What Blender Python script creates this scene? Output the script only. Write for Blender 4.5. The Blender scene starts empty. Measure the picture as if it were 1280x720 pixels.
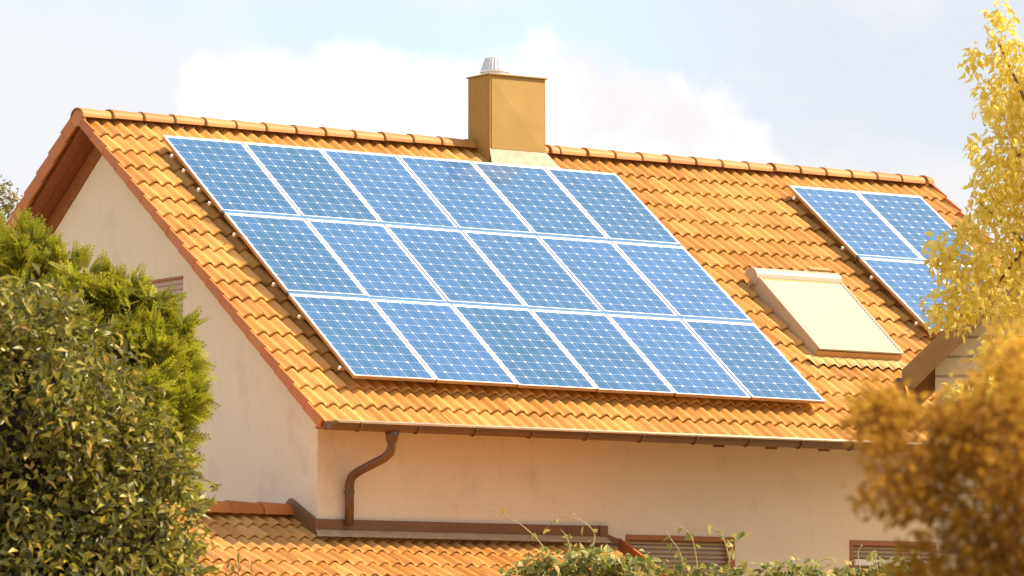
import bpy, math, random
import numpy as np
from mathutils import Vector, Matrix
random.seed(7); rng = np.random.default_rng(11)
SC = bpy.context.scene; COL = SC.collection
R = math.radians
GZ = 7.8                      # height of the panel array's top corner above the ground

# ------------------------------------------------------------------ camera
cam_d = bpy.data.cameras.new('camera'); cam = bpy.data.objects.new('camera', cam_d); COL.objects.link(cam)
cam.location = (-25.846, -44.760, GZ - 6.2305)
YAW, PITCH = R(34.261), R(5.037)
cam.rotation_euler = (R(90) + PITCH, 0, -YAW)
cam_d.sensor_width = 36; cam_d.lens = 166.304
cam_d.clip_start = 0.5; cam_d.clip_end = 20000
cam_d.dof.use_dof = True; cam_d.dof.focus_distance = 52.0; cam_d.dof.aperture_fstop = 5.0
SC.camera = cam

# ------------------------------------------------------------------ sun and sky
SUN = Vector((0.76, -0.46, 1.0)).normalized()          # towards the sun
sun_d = bpy.data.lights.new('sun', 'SUN'); sun = bpy.data.objects.new('sun', sun_d); COL.objects.link(sun)
sun_d.energy = 3.5; sun_d.angle = R(0.55); sun_d.color = (1.0, 0.80, 0.52)
sun.rotation_euler = (-SUN).to_track_quat('-Z', 'Y').to_euler(); sun.location = (20, -10, 40)
SC.view_settings.view_transform = 'Standard'; SC.view_settings.look = 'None'
SC.view_settings.gamma = 1.0; SC.view_settings.use_curve_mapping = False
SC.view_settings.exposure = 1.2

W = bpy.data.worlds.new('World'); SC.world = W; W.use_nodes = True
nt = W.node_tree; nt.nodes.clear()
def N(t, **k):
    n = nt.nodes.new(t)
    for a, b in k.items(): setattr(n, a, b)
    return n
def lk(a, b): nt.links.new(a, b)
def setv(sock, v): sock.default_value = v
out = N('ShaderNodeOutputWorld')
sky = N('ShaderNodeTexSky', sky_type='NISHITA', sun_disc=False)
sky.sun_elevation = math.asin(SUN.z); sky.sun_rotation = math.atan2(SUN.x, SUN.y)
sky.air_density = 1.0; sky.dust_density = 2.5; sky.ozone_density = 1.0
bg_sky = N('ShaderNodeBackground'); bg_sky.inputs['Strength'].default_value = 0.13
lk(sky.outputs[0], bg_sky.inputs['Color'])
tc = N('ShaderNodeTexCoord')
def dirn(azoff, elev):      # a compass direction: degrees right of the view azimuth, degrees up
    a = YAW + R(azoff); e = R(elev)
    return (math.sin(a)*math.cos(e), math.cos(a)*math.cos(e), math.sin(e))
wn = N('ShaderNodeTexNoise'); wn.inputs['Scale'].default_value = 28; wn.inputs['Detail'].default_value = 10; wn.inputs['Roughness'].default_value = 0.66
lk(tc.outputs['Generated'], wn.inputs['Vector'])
def math_n(op, a, b=None, c=None, clamp=False):
    m = N('ShaderNodeMath', operation=op); m.use_clamp = clamp
    for i, v in enumerate((a, b, c)):
        if v is None: continue
        if isinstance(v, (int, float)): m.inputs[i].default_value = v
        else: lk(v, m.inputs[i])
    return m.outputs[0]
def rampmap(v, a, b):
    m = N('ShaderNodeMapRange', interpolation_type='SMOOTHSTEP'); lk(v, m.inputs['Value'])
    m.inputs['From Min'].default_value = min(a, b); m.inputs['From Max'].default_value = max(a, b)
    if a > b: m.inputs['To Min'].default_value = 1; m.inputs['To Max'].default_value = 0
    return m.outputs['Result']
# cumulus puffs: azimuth offset, elevation, angular radius (degrees)
puffs = [(-3.4,7.2,.85),(-2.6,7.0,.9),(-1.9,7.35,.75),(-1.1,7.0,.8),(-.2,6.9,.9),(.7,7.15,.95),(1.3,6.9,.9),(1.9,6.8,.85),(2.5,6.45,.75),(2.95,6.3,.45),
         (-3.2,6.4,1.0),(-1.5,6.2,1.4),(.6,6.0,1.5),(2.2,5.9,1.1),(-9,8,1.6),(-11,7.4,1.7),(9,7.6,1.6),(12,7,1.8),(-17,9,2),(18,8.6,2.2)]
cum = None
for az, el, rad in puffs:
    d = N('ShaderNodeVectorMath', operation='DISTANCE'); lk(tc.outputs['Generated'], d.inputs[0]); d.inputs[1].default_value = dirn(az, el)
    q = math_n('MULTIPLY_ADD', d.outputs['Value'], -1/R(rad), 1.0)
    cum = q if cum is None else math_n('SMOOTH_MAX', cum, q, 0.25)
dens = math_n('ADD', cum, math_n('MULTIPLY_ADD', wn.outputs['Fac'], 2.0, -1.0))
m_cum = rampmap(dens, -0.04, 0.36)
wn2 = N('ShaderNodeTexNoise'); wn2.inputs['Scale'].default_value = 7; wn2.inputs['Detail'].default_value = 7
mp = N('ShaderNodeMapping'); mp.inputs['Scale'].default_value = (1, 1, 3.2); lk(tc.outputs['Generated'], mp.inputs['Vector']); lk(mp.outputs['Vector'], wn2.inputs['Vector'])
m_st = math_n('MULTIPLY_ADD', rampmap(wn2.outputs['Fac'], 0.40, 0.66), 0.50, 0.34)
wn3 = N('ShaderNodeTexNoise'); wn3.inputs['Scale'].default_value = 22; wn3.inputs['Detail'].default_value = 7; wn3.inputs['Roughness'].default_value = .6
lk(tc.outputs['Generated'], wn3.inputs['Vector'])
# a wide thin veil over the right half of the view
dv = N('ShaderNodeVectorMath', operation='DISTANCE'); lk(tc.outputs['Generated'], dv.inputs[0]); dv.inputs[1].default_value = dirn(8, 8)
veil = rampmap(math_n('ADD', dv.outputs['Value'], math_n('MULTIPLY_ADD', wn2.outputs['Fac'], -.12, .06)), .19, .08)
m_st = math_n('MAXIMUM', m_st, math_n('MULTIPLY', veil, .90))
bg_st = N('ShaderNodeBackground'); cs = N('ShaderNodeMix', data_type='RGBA'); cs.inputs['A'].default_value = (0.80, 0.83, 0.90, 1); cs.inputs['B'].default_value = (0.95, 0.925, 0.94, 1); lk(rampmap(math_n('ADD', wn2.outputs['Fac'], math_n('MULTIPLY_ADD', wn3.outputs['Fac'], .5, -.25)), .40, .58), cs.inputs['Factor']); lk(cs.outputs['Result'], bg_st.inputs['Color']); bg_st.inputs['Strength'].default_value = 0.425
bg_cu = N('ShaderNodeBackground')
cc = N('ShaderNodeMix', data_type='RGBA'); cc.inputs['A'].default_value = (1.0, 0.985, 0.965, 1); cc.inputs['B'].default_value = (0.80, 0.775, 0.78, 1)
lk(rampmap(wn3.outputs['Fac'], 0.4, 0.65), cc.inputs['Factor']); lk(cc.outputs['Result'], bg_cu.inputs['Color']); bg_cu.inputs['Strength'].default_value = 0.53
mx1 = N('ShaderNodeMixShader'); lk(m_st, mx1.inputs[0]); lk(bg_sky.outputs[0], mx1.inputs[1]); lk(bg_st.outputs[0], mx1.inputs[2])
mx2 = N('ShaderNodeMixShader'); lk(m_cum, mx2.inputs[0]); lk(mx1.outputs[0], mx2.inputs[1]); lk(bg_cu.outputs[0], mx2.inputs[2])
lk(mx2.outputs[0], out.inputs['Surface'])

# ------------------------------------------------------------------ materials
class Mat:
    def __init__(s, name):
        s.m = bpy.data.materials.new(name); s.m.use_nodes = True
        s.t = s.m.node_tree; s.b = s.t.nodes['Principled BSDF']; s.o = s.t.nodes['Material Output']
    def n(s, t, **k):
        n = s.t.nodes.new(t)
        for a, b in k.items(): setattr(n, a, b)
        return n
    def l(s, a, b): s.t.links.new(a, b)
    def math(s, op, a, b=None, c=None, clamp=False):
        m = s.n('ShaderNodeMath', operation=op); m.use_clamp = clamp
        for i, v in enumerate((a, b, c)):
            if v is None: continue
            if isinstance(v, (int, float)): m.inputs[i].default_value = v
            else: s.l(v, m.inputs[i])
        return m.outputs[0]
    def noise(s, scale, detail=5, rough=.6, vec=None, stretch=None):
        n = s.n('ShaderNodeTexNoise'); n.inputs['Scale'].default_value = scale; n.inputs['Detail'].default_value = detail; n.inputs['Roughness'].default_value = rough
        tc = s.n('ShaderNodeTexCoord'); v = tc.outputs['Object']
        if stretch:
            mp = s.n('ShaderNodeMapping'); mp.inputs['Scale'].default_value = stretch; s.l(v, mp.inputs['Vector']); v = mp.outputs['Vector']
        s.l(v, n.inputs['Vector']); return n.outputs['Fac']
    def ramp(s, v, stops):
        r = s.n('ShaderNodeValToRGB'); e = r.color_ramp.elements
        while len(e) < len(stops): e.new(0.5)
        for i, (p, c) in enumerate(stops): e[i].position = p; e[i].color = (*c, 1)
        s.l(v, r.inputs['Fac']); return r.outputs['Color']
    def mix(s, f, a, b, blend='MIX'):
        m = s.n('ShaderNodeMix', data_type='RGBA', blend_type=blend)
        for sock, v in ((m.inputs['Factor'], f), (m.inputs['A'], a), (m.inputs['B'], b)):
            if isinstance(v, (int, float)): sock.default_value = v
            elif isinstance(v, tuple): sock.default_value = (*v, 1)
            else: s.l(v, sock)
        return m.outputs['Result']
    def attr(s, name):
        a = s.n('ShaderNodeAttribute'); a.attribute_name = name; return a.outputs['Fac']
    def bump(s, h, strength, dist=.01):
        b = s.n('ShaderNodeBump'); b.inputs['Strength'].default_value = strength; b.inputs['Distance'].default_value = dist
        s.l(h, b.inputs['Height']); s.l(b.outputs['Normal'], s.b.inputs['Normal'])
    def base(s, c):
        if isinstance(c, tuple): s.b.inputs['Base Color'].default_value = (*c, 1)
        else: s.l(c, s.b.inputs['Base Color'])
    def set(s, **k):
        for a, v in k.items(): s.b.inputs[a.replace('_', ' ')].default_value = v

def plain(name, c, rough=.6, var=.12, scale=6, metal=0, bump=0, spec=.4):
    M = Mat(name); n = M.noise(scale, 6)
    lo = tuple(x*(1-var) for x in c); hi = tuple(min(1, x*(1+var)) for x in c)
    M.base(M.ramp(n, [(.3, lo), (.7, hi)])); M.set(Roughness=rough, Metallic=metal); M.b.inputs['Specular IOR Level'].default_value = spec
    if bump: M.bump(M.noise(scale*12, 4), bump, .004)
    return M.m

def tile_mat(name, c0, c1, c2):
    M = Mat(name); t = M.attr('tint')
    col = M.ramp(t, [(0, c0), (.5, c1), (1, c2)])
    n = M.noise(2.2, 6, .65); n = M.math('MULTIPLY', M.math('SUBTRACT', n, .38, clamp=True), 2.0, clamp=True); col = M.mix(M.math('MULTIPLY', n, .55), col, (c0[0]*.62, c0[1]*.58, c0[2]*.6))
    sp = M.noise(38, 3, .7); lich = M.math('MULTIPLY', M.math('SUBTRACT', sp, .665, clamp=True), 6.0, clamp=True)
    col = M.mix(lich, col, (.62, .58, .46))
    M.base(col); M.set(Roughness=.55); M.b.inputs['Specular IOR Level'].default_value = .35
    M.bump(M.noise(70, 4), .35, .004); return M.m

MT = {}
MT['tile'] = tile_mat('clay_tile', (.52, .245, .055), (.61, .31, .074), (.70, .385, .10))
MT['annex_tile'] = tile_mat('annex_clay_tile', (.50, .225, .055), (.60, .29, .075), (.68, .36, .10))
MT['ridge'] = tile_mat('ridge_clay', (.39, .170, .040), (.45, .205, .048), (.50, .24, .06))
MT['verge'] = tile_mat('verge_clay', (.50, .155, .035), (.55, .18, .04), (.58, .20, .048))
def wall_mat():
    M = Mat('cream_render'); n = M.noise(.9, 7, .65); col = M.ramp(n, [(.3, (.83, .69, .505)), (.7, (.88, .745, .555))])
    st = M.noise(1.6, 7, .7, stretch=(1, 1, .7)); col = M.mix(M.math('MULTIPLY', M.math('SUBTRACT', st, .53, clamp=True), 1.6), col, (.44, .32, .21))
    dr = M.noise(5.5, 5, .7, stretch=(1, 1, .10)); col = M.mix(M.math('MULTIPLY', M.math('SUBTRACT', dr, .60, clamp=True), 1.3, clamp=True), col, (.50, .37, .24))
    gr = M.noise(26, 3, .8); col = M.mix(M.math('MULTIPLY', gr, .16), col, (.55, .42, .28))
    M.base(col); M.set(Roughness=.92); M.b.inputs['Specular IOR Level'].default_value = .15
    M.bump(M.noise(48, 6, .75), .55, .008)
    return M.m
MT['wall'] = wall_mat()
def board_mat(name, c, width, axis):
    M = Mat(name); tcn = M.n('ShaderNodeTexCoord'); sp = M.n('ShaderNodeSeparateXYZ'); M.l(tcn.outputs['Object'], sp.inputs[0])
    f = M.math('FRACT', M.math('DIVIDE', sp.outputs[axis], width)); gap = M.math('LESS_THAN', f, .06)
    n = M.noise(5, 6, .6, stretch=(6, 6, 1) if axis != 'Z' else (1, 1, 6))
    col = M.ramp(n, [(.3, tuple(x*.8 for x in c)), (.7, tuple(x*1.15 for x in c))])
    M.base(M.mix(gap, col, tuple(x*.35 for x in c))); M.set(Roughness=.65); M.bump(M.math('SUBTRACT', 1.0, gap), .6, .006); return M.m
MT['soffit'] = board_mat('soffit_boards', (.26, .075, .018), .14, 'X')
MT['wood'] = plain('brown_stained_wood', (.28, .10, .028), .55, .15, 8)
MT['gutter'] = plain('brown_gutter_metal', (.135, .062, .022), .4, .10, 5, spec=.5)
MT['gutter_rim'] = plain('highlight_gutter_rim', (.78, .64, .46), .35, .12, 9)  # pale colour paints a highlight along the gutter's front rim
MT['flash'] = plain('brown_flashing_sheet', (.20, .092, .032), .5, .12, 4)
MT['lead'] = plain('pale_lead_flashing', (.48, .34, .19), .6, .15, 7, bump=.2, spec=.2)
MT['chimney'] = plain('ochre_sheet_cladding', (.40, .232, .062), .75, .08, 3, spec=.15)
MT['chimney_panel'] = plain('ochre_sheet_panel', (.44, .283, .095), .75, .07, 3, spec=.15)
MT['steel'] = plain('bright_flue_steel', (.80, .74, .66), .28, .06, 12, metal=.75)
MT['shutter'] = None
def slat_mat(name, c, pitch, axis='Y', dark=.55):
    M = Mat(name); tcn = M.n('ShaderNodeTexCoord'); sp = M.n('ShaderNodeSeparateXYZ'); M.l(tcn.outputs['Object'], sp.inputs[0])
    f = M.math('FRACT', M.math('DIVIDE', sp.outputs[axis], pitch)); gap = M.math('LESS_THAN', f, .14)
    n = M.noise(3, 5); col = M.ramp(n, [(.3, tuple(x*.94 for x in c)), (.7, tuple(min(1, x*1.05) for x in c))])
    M.base(M.mix(gap, col, tuple(x*dark for x in c))); M.set(Roughness=.5); M.bump(M.math('PINGPONG', f, .5), .5, .006); return M.m
MT['shutter'] = slat_mat('beige_roof_shutter', (.66, .56, .42), .055, 'Z', .86)
MT['shutter_box'] = plain('pale_shutter_box', (.40, .335, .25), .45, .05, 4)
MT['shutter_side'] = plain('tan_shutter_rail', (.48, .26, .085), .5, .08, 4)
MT['win_shutter'] = slat_mat('window_shutter_slats', (.42, .30, .19), .048, 'Z', .45)
MT['win_frame'] = plain('brown_window_frame', (.36, .13, .04), .5, .12, 6)
MT['white'] = plain('white_paint', (.80, .77, .70), .5, .04, 4)
MT['alu'] = plain('white_aluminium_frame', (.86, .87, .88), .35, .03, 4)
MT['alu_side'] = plain('shaded_tan_aluminium', (.42, .25, .12), .45, .10, 6)  # frame sides: shade and tile reflection put into the tan colour
MT['strip'] = plain('blue_grey_cover_strip', (.06, .18, .37), .4, .08, 6, spec=.4)
MT['siding'] = slat_mat('beige_siding', (.60, .47, .31), .19, 'Z', .5)
MT['bark'] = plain('bark', (.16, .10, .06), .9, .3, 9, bump=.6)
MT['twig'] = plain('pale_tendril', (.42, .31, .14), .7, .2, 9)
def cell_mat():
    M = Mat('solar_cells'); tcn = M.n('ShaderNodeTexCoord'); sp = M.n('ShaderNodeSeparateXYZ'); M.l(tcn.outputs['Object'], sp.inputs[0])
    X0, Y0, CW, CH = .0255, -.038, .1565, .1554      # first cell corner and pitch in the panel's own metres
    x = M.math('DIVIDE', M.math('SUBTRACT', sp.outputs['X'], X0), CW); y = M.math('DIVIDE', M.math('SUBTRACT', Y0, sp.outputs['Y']), CH)
    inside = M.math('MULTIPLY', M.math('MULTIPLY', M.math('GREATER_THAN', x, 0.0), M.math('LESS_THAN', x, 6.0)), M.math('MULTIPLY', M.math('GREATER_THAN', y, 0.0), M.math('LESS_THAN', y, 10.0)))
    dx = M.math('PINGPONG', x, .5); dy = M.math('PINGPONG', y, .5)       # distance to the nearest cell edge
    line = M.math('MAXIMUM', M.math('LESS_THAN', dx, .013), M.math('LESS_THAN', dy, .013))
    dia = M.math('LESS_THAN', M.math('ADD', dx, dy), .102)
    bx = M.math('ABSOLUTE', M.math('SUBTRACT', M.math('PINGPONG', M.math('FRACT', x), .5), .25))
    bus = M.math('LESS_THAN', bx, .012)
    fing = M.math('LESS_THAN', M.math('FRACT', M.math('MULTIPLY', x, 13.0)), .16)
    n = M.noise(1.7, 4); cid = M.n('ShaderNodeTexWhiteNoise', noise_dimensions='3D'); cv = M.n('ShaderNodeCombineXYZ')
    M.l(M.math('FLOOR', x), cv.inputs[0]); M.l(M.math('FLOOR', y), cv.inputs[1])
    oi = M.n('ShaderNodeObjectInfo'); M.l(oi.outputs['Random'], cv.inputs[2]); M.l(cv.outputs[0], cid.inputs['Vector'])
    v = M.math('ADD', M.math('ADD', M.math('MULTIPLY', n, .5), M.math('MULTIPLY', cid.outputs['Value'], .30)), M.math('MULTIPLY_ADD', oi.outputs['Random'], .5, -.25))
    col = M.ramp(v, [(.1, (.013, .094, .215)), (.85, (.038, .138, .36))])
    col = M.mix(M.math('MULTIPLY', fing, .16), col, (.45, .55, .70)); col = M.mix(M.math('MULTIPLY', bus, .26), col, (.55, .62, .74))
    col = M.mix(M.math('MULTIPLY', line, .58), col, (.78, .80, .86)); col = M.mix(M.math('MULTIPLY', dia, .95), col, (.88, .89, .92))
    col = M.mix(inside, (.86, .87, .89), col)
    M.base(col); M.set(Roughness=.10); M.b.inputs['Specular IOR Level'].default_value = .5
    M.b.inputs['Coat Weight'].default_value = .0
    return M.m
MT['cells'] = cell_mat()
def leaf_mat(name, stops, trans=.35, rough=.45, tcol=None, spec=.4):
    M = Mat(name); t = M.attr('tint'); col = M.ramp(t, stops)
    M.base(col); M.set(Roughness=rough); M.b.inputs['Specular IOR Level'].default_value = spec
    tr = M.n('ShaderNodeBsdfTranslucent'); M.l(M.mix(.55, col, tcol or stops[-1][1]), tr.inputs['Color'])
    mx = M.n('ShaderNodeMixShader'); mx.inputs[0].default_value = trans
    M.l(M.b.outputs[0], mx.inputs[1]); M.l(tr.outputs[0], mx.inputs[2]); M.l(mx.outputs[0], M.o.inputs['Surface']); return M.m
MT['laurel'] = leaf_mat('laurel_leaf', [(0, (.045, .050, .010)), (.40, (.145, .14, .022)), (.74, (.40, .345, .055)), (.86, (.55, .43, .09)), (1, (.55, .29, .08))], .34, .40, (.36, .33, .04), .5)
MT['yew'] = leaf_mat('yew_needles', [(0, (.06, .065, .008)), (.45, (.21, .21, .018)), (1, (.52, .49, .045))], .40, .55, (.50, .48, .03), .2)
MT['gold'] = leaf_mat('golden_leaf', [(0, (.62, .50, .08)), (.35, (.76, .60, .12)), (.7, (.87, .73, .20)), (1, (.93, .84, .36))], .58, .55, (.97, .85, .22), .2)
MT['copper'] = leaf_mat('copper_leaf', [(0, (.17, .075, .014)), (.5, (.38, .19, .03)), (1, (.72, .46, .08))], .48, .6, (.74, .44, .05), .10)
MT['vine'] = leaf_mat('vine_leaf', [(0, (.10, .13, .03)), (.4, (.25, .27, .07)), (.8, (.42, .41, .15)), (1, (.62, .42, .18))], .35, .5, (.50, .48, .10))
MT['far'] = leaf_mat('olive_leaf', [(0, (.06, .05, .010)), (.6, (.16, .13, .03)), (1, (.42, .36, .12))], .25, .5, (.5, .42, .1))
def ground_mat():
    M = Mat('pale_bounce_ground'); n = M.noise(.35, 8, .65); M.base(M.ramp(n, [(.3, (.24, .20, .10)), (.55, (.36, .29, .16)), (.75, (.44, .36, .22))])); M.set(Roughness=.95)  # unseen ground, its pale warm colour chosen to bounce light onto the walls
    M.bump(M.noise(9, 6), .6, .05); return M.m
MT['ground'] = ground_mat()

# ------------------------------------------------------------------ mesh helpers
ORG = {}
def empty(name, loc, label=None, cat=None, group=None):
    o = bpy.data.objects.new(name, None); COL.objects.link(o); o.location = (loc[0], loc[1], loc[2]+GZ); o.empty_display_size = .2
    ORG[o.name] = Vector(loc); tag(o, label, cat, group); return o
def tag(o, label=None, cat=None, group=None, kind=None):
    if label: o['label'] = label
    if cat: o['category'] = cat
    if group: o['group'] = group
    if kind: o['kind'] = kind
    return o
class MB:
    def __init__(s): s.v = []; s.f = []; s.t = []
    def add(s, V, F, tint=None):
        b = len(s.v); s.v += [tuple(p) for p in V]; s.f += [tuple(i+b for i in f) for f in F]
        s.t += [random.random() if tint is None else tint]*len(F)
    def box(s, lo, hi, tf=None):
        x0, y0, z0 = lo; x1, y1, z1 = hi
        V = [(x0,y0,z0),(x1,y0,z0),(x1,y1,z0),(x0,y1,z0),(x0,y0,z1),(x1,y0,z1),(x1,y1,z1),(x0,y1,z1)]
        if tf: V = [tf(*p) for p in V]
        s.add(V, [(0,3,2,1),(4,5,6,7),(0,1,5,4),(1,2,6,5),(2,3,7,6),(3,0,4,7)])
    def prism(s, poly, d):        # closed polygon swept by the vector d
        n = len(poly); V = list(poly) + [tuple(np.add(p, d)) for p in poly]
        s.add(V, [tuple(range(n))[::-1], tuple(range(n, 2*n))] + [(i, (i+1) % n, n+(i+1) % n, n+i) for i in range(n)])
    def tube(s, pts, rad, n=10, cap=True):
        pts = [Vector(p) for p in pts]; rad = rad if isinstance(rad, (list, tuple)) else [rad]*len(pts); V = []; F = []
        prev = None
        for i, p in enumerate(pts):
            t = (pts[min(i+1, len(pts)-1)] - pts[max(i-1, 0)]).normalized()
            if prev is None:
                a = Vector((0,0,1)) if abs(t.z) < .9 else Vector((1,0,0)); u = t.cross(a).normalized()
            else: u = (prev - t*prev.dot(t)).normalized()
            prev = u; w = t.cross(u)
            for k in range(n):
                q = p + (u*math.cos(2*math.pi*k/n) + w*math.sin(2*math.pi*k/n))*rad[i]; V.append(tuple(q))
        for i in range(len(pts)-1):
            for k in range(n): F.append((i*n+k, i*n+(k+1) % n, (i+1)*n+(k+1) % n, (i+1)*n+k))
        if cap: F += [tuple(range(n))[::-1], tuple(range((len(pts)-1)*n, len(pts)*n))]
        s.add(V, F)
    def lathe(s, c, prof, n=20):
        V = []; F = []
        for r, z in prof:
            for k in range(n): V.append((c[0]+r*math.cos(2*math.pi*k/n), c[1]+r*math.sin(2*math.pi*k/n), c[2]+z))
        for i in range(len(prof)-1):
            for k in range(n): F.append((i*n+k, i*n+(k+1) % n, (i+1)*n+(k+1) % n, (i+1)*n+k))
        F += [tuple(range(n))[::-1], tuple(range((len(prof)-1)*n, len(prof)*n))]; s.add(V, F)
    def build(s, name, mat, parent=None, smooth=False, label=None):
        return mesh_obj(name, np.array(s.v, float), s.f, mat, parent, s.t, smooth, label)
def mesh_obj(name, V, F, mat, parent=None, tint=None, smooth=False, label=None):
    me = bpy.data.meshes.new(name)
    if parent is None: off = Vector((0, 0, 0)); V = V + np.array([0, 0, GZ])
    else: off = ORG[parent.name]; V = V - np.array(off)
    me.from_pydata(V.tolist(), [], F if isinstance(F, list) else F.tolist()); me.update()
    if tint is not None:
        a = me.attributes.new('tint', 'FLOAT', 'FACE'); a.data.foreach_set('value', np.array(tint, np.float32))
    if smooth: me.polygons.foreach_set('use_smooth', np.ones(len(me.polygons), bool))
    me.materials.append(mat)
    o = bpy.data.objects.new(name, me); COL.objects.link(o)
    if parent is not None: o.parent = parent
    ORG[o.name] = off
    if label: o['label'] = label
    return o
def bevel(o, w=.006, seg=2):
    m = o.modifiers.new('bevel', 'BEVEL'); m.width = w; m.segments = seg; m.limit_method = 'ANGLE'; m.angle_limit = R(40); return o

# ------------------------------------------------------------------ the roof's geometry
AL = 0.620740; CA, SA = math.cos(AL), math.sin(AL); TA = math.tan(AL)
RY = 0.60                                   # the ridge line's y
CR = 0.125                                  # tile crests lie this far under the panels' plane
def RP(u, v, h=0.0):                        # roof coordinates: along the ridge, down the slope, height over the crest plane
    o = CR - h
    return (u, -v*CA + o*SA, -v*SA - o*CA)
def RR(u, v, h=0.0):                        # the rear slope, mirrored about the ridge
    x, y, z = RP(u, v, h); return (x, 2*RY - y, z)
V_RIDGE = -(RY - CR*SA)/CA                  # v of the ridge line on the crest plane
Z_RIDGE = RP(0, V_RIDGE)[2]
XL, XR = -0.71, 11.30                       # verges
def tile_field(tf, u0, ntile, cover, lips, course, amp, thick, nw=7, skip=None, mb=None):
    mb = mb or MB()
    nx = nw*2 + 1; xs = np.linspace(0, 2, nx)                     # two waves to a tile
    wave = (0.5 + 0.5*np.cos(2*np.pi*xs))**0.8
    for ki, lip in enumerate(lips):
        for i in range(ntile):
            uu = u0 + i*cover
            if skip and skip(uu + cover/2, lip - course/2): continue
            jh = random.uniform(-.003, .003); jv = random.uniform(-.005, .005); jt = random.uniform(-.004, .004)
            rows = [(lip - course - .05, -thick - .004, 0), (lip - course*.45, -thick*.42, 0), (lip - .012, 0, 0), (lip, -.005, 0), (lip + .001, -thick*.62, 1)]
            V = []
            for (v, h, low) in rows:
                for j in range(nx):
                    V.append(tf(uu + cover*xs[j]/2, v + jv + (jt*(xs[j]-1)), h + jh + amp*(wave[j]-1)*(1.0)))
            F = [(r*nx+j, (r+1)*nx+j, (r+1)*nx+j+1, r*nx+j+1) for r in range(4) for j in range(nx-1)]
            mb.add(V, F, random.random())
    return mb

# ------------------------------------------------------------------ ground
g = MB(); 
s_ = 3000; 
g.add([(-s_,-s_,-GZ),(s_,-s_,-GZ),(s_,s_,-GZ),(-s_,s_,-GZ)], [(0,1,2,3)]); tag(g.build('ground', MT['ground']), kind='structure')

# ------------------------------------------------------------------ house
house = empty('house', (5.2, RY, -GZ), 'white rendered gabled house with an orange clay tile roof carrying blue solar panels', 'house')
WX0, WX1, WY0, WY1 = -0.37, 10.95, -3.84, 2*RY + 3.84
def wall_plane(mb, P, w, h, holes, depth, inward):
    # P(a, b) -> point; a along, b up; rectangular holes with reveals that go 'depth' inwards
    As = sorted({0, w, *[q for hh in holes for q in (hh[0], hh[1])]}); Bs = sorted({0, h, *[q for hh in holes for q in (hh[2], hh[3])]})
    for i in range(len(As)-1):
        for j in range(len(Bs)-1):
            a0, a1, b0, b1 = As[i], As[i+1], Bs[j], Bs[j+1]
            if any(a0 >= q[0]-1e-6 and a1 <= q[1]+1e-6 and b0 >= q[2]-1e-6 and b1 <= q[3]+1e-6 for q in holes): continue
            mb.add([P(a0,b0), P(a1,b0), P(a1,b1), P(a0,b1)], [(0,1,2,3)])
    I = np.array(inward)*depth
    for a0, a1, b0, b1 in holes:
        c = [P(a0,b0), P(a1,b0), P(a1,b1), P(a0,b1)]; d = [tuple(np.array(p)+I) for p in c]
        for k in range(4): mb.add([c[k], c[(k+1)%4], d[(k+1)%4], d[k]], [(0,1,2,3)])
        mb.add(d, [(0,1,2,3)])
WT = -2.98                                     # top of the front wall, inside the roof
WIN = [(3.489, 4.935), (6.517, 7.96)]         # the two front windows
holes = [(a-WX0, b-WX0, GZ-6.35, GZ-4.425) for a, b in WIN]
wb = MB()
wall_plane(wb, lambda a, b: (WX0+a, WY0, -GZ+b), WX1-WX0, GZ+WT, holes, .16, (0,1,0))
wall_plane(wb, lambda a, b: (WX1-a, WY1, -GZ+b), WX1-WX0, GZ+WT, [], .1, (0,-1,0))
gh = [(WY1-.22, WY1+1.11, GZ-2.95, GZ-1.655)]
gh = [(WY1-.10, WY1+1.11, GZ-2.95, GZ-1.655)]
wall_plane(wb, lambda a, b: (WX0, WY1-a, -GZ+b), WY1-WY0, GZ-3.2, [], .1, (1,0,0))
# gable above -3.2: a grid round the little gable window, then the triangle cut to the roof
def ztop(y): return Z_RIDGE - abs(y-RY)*TA - .21
GW = (-1.11, 0.10, -2.95, -1.655)
ys = sorted({WY0, WY1, RY, GW[0], GW[1]}); 
for x, hole in ((WX0, True), (WX1, False)):
    for i in range(len(ys)-1):
        y0, y1 = ys[i], ys[i+1]; zb = -3.2 if hole else -GZ
        cut = hole and y0 >= GW[0]-1e-6 and y1 <= GW[1]+1e-6
        segs = [(zb, zb, GW[2], GW[2]), (GW[3], GW[3], max(ztop(y0), zb), max(ztop(y1), zb))] if cut else [(zb, zb, max(ztop(y0), zb), max(ztop(y1), zb))]
        for a, b, c, d in segs: wb.add([(x,y0,a),(x,y1,b),(x,y1,d),(x,y0,c)], [(0,1,2,3)] if x == WX1 else [(3,2,1,0)])
for q in ([(WX0,GW[0],GW[2]),(WX0,GW[1],GW[2]),(WX0,GW[1],GW[3]),(WX0,GW[0],GW[3])],):
    d = [(p[0]+.16, p[1], p[2]) for p in q]
    for k in range(4): wb.add([q[k], q[(k+1)%4], d[(k+1)%4], d[k]], [(0,1,2,3)])
    wb.add(d, [(0,1,2,3)])
wb.build('wall', MT['wall'], house)

# roof covering: 18 courses of double-wave tiles on each slope
LIPS = [5.612 - .343*k for k in range(18)]
front = tile_field(RP, XL + .005, 39, .308, LIPS, .343, .051, .040, skip=lambda u, v: (4.62 < u < 5.36 and v < -.28))
rear = tile_field(RR, XL + .005, 39, .308, LIPS, .343, .051, .040, nw=4)
front.add(rear.v, rear.f); front.t[-len(rear.f):] = rear.t
roof = front.build('roof', MT['tile'], house, smooth=False)
roof.data.polygons.foreach_set('use_smooth', np.ones(len(roof.data.polygons), bool))
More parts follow.
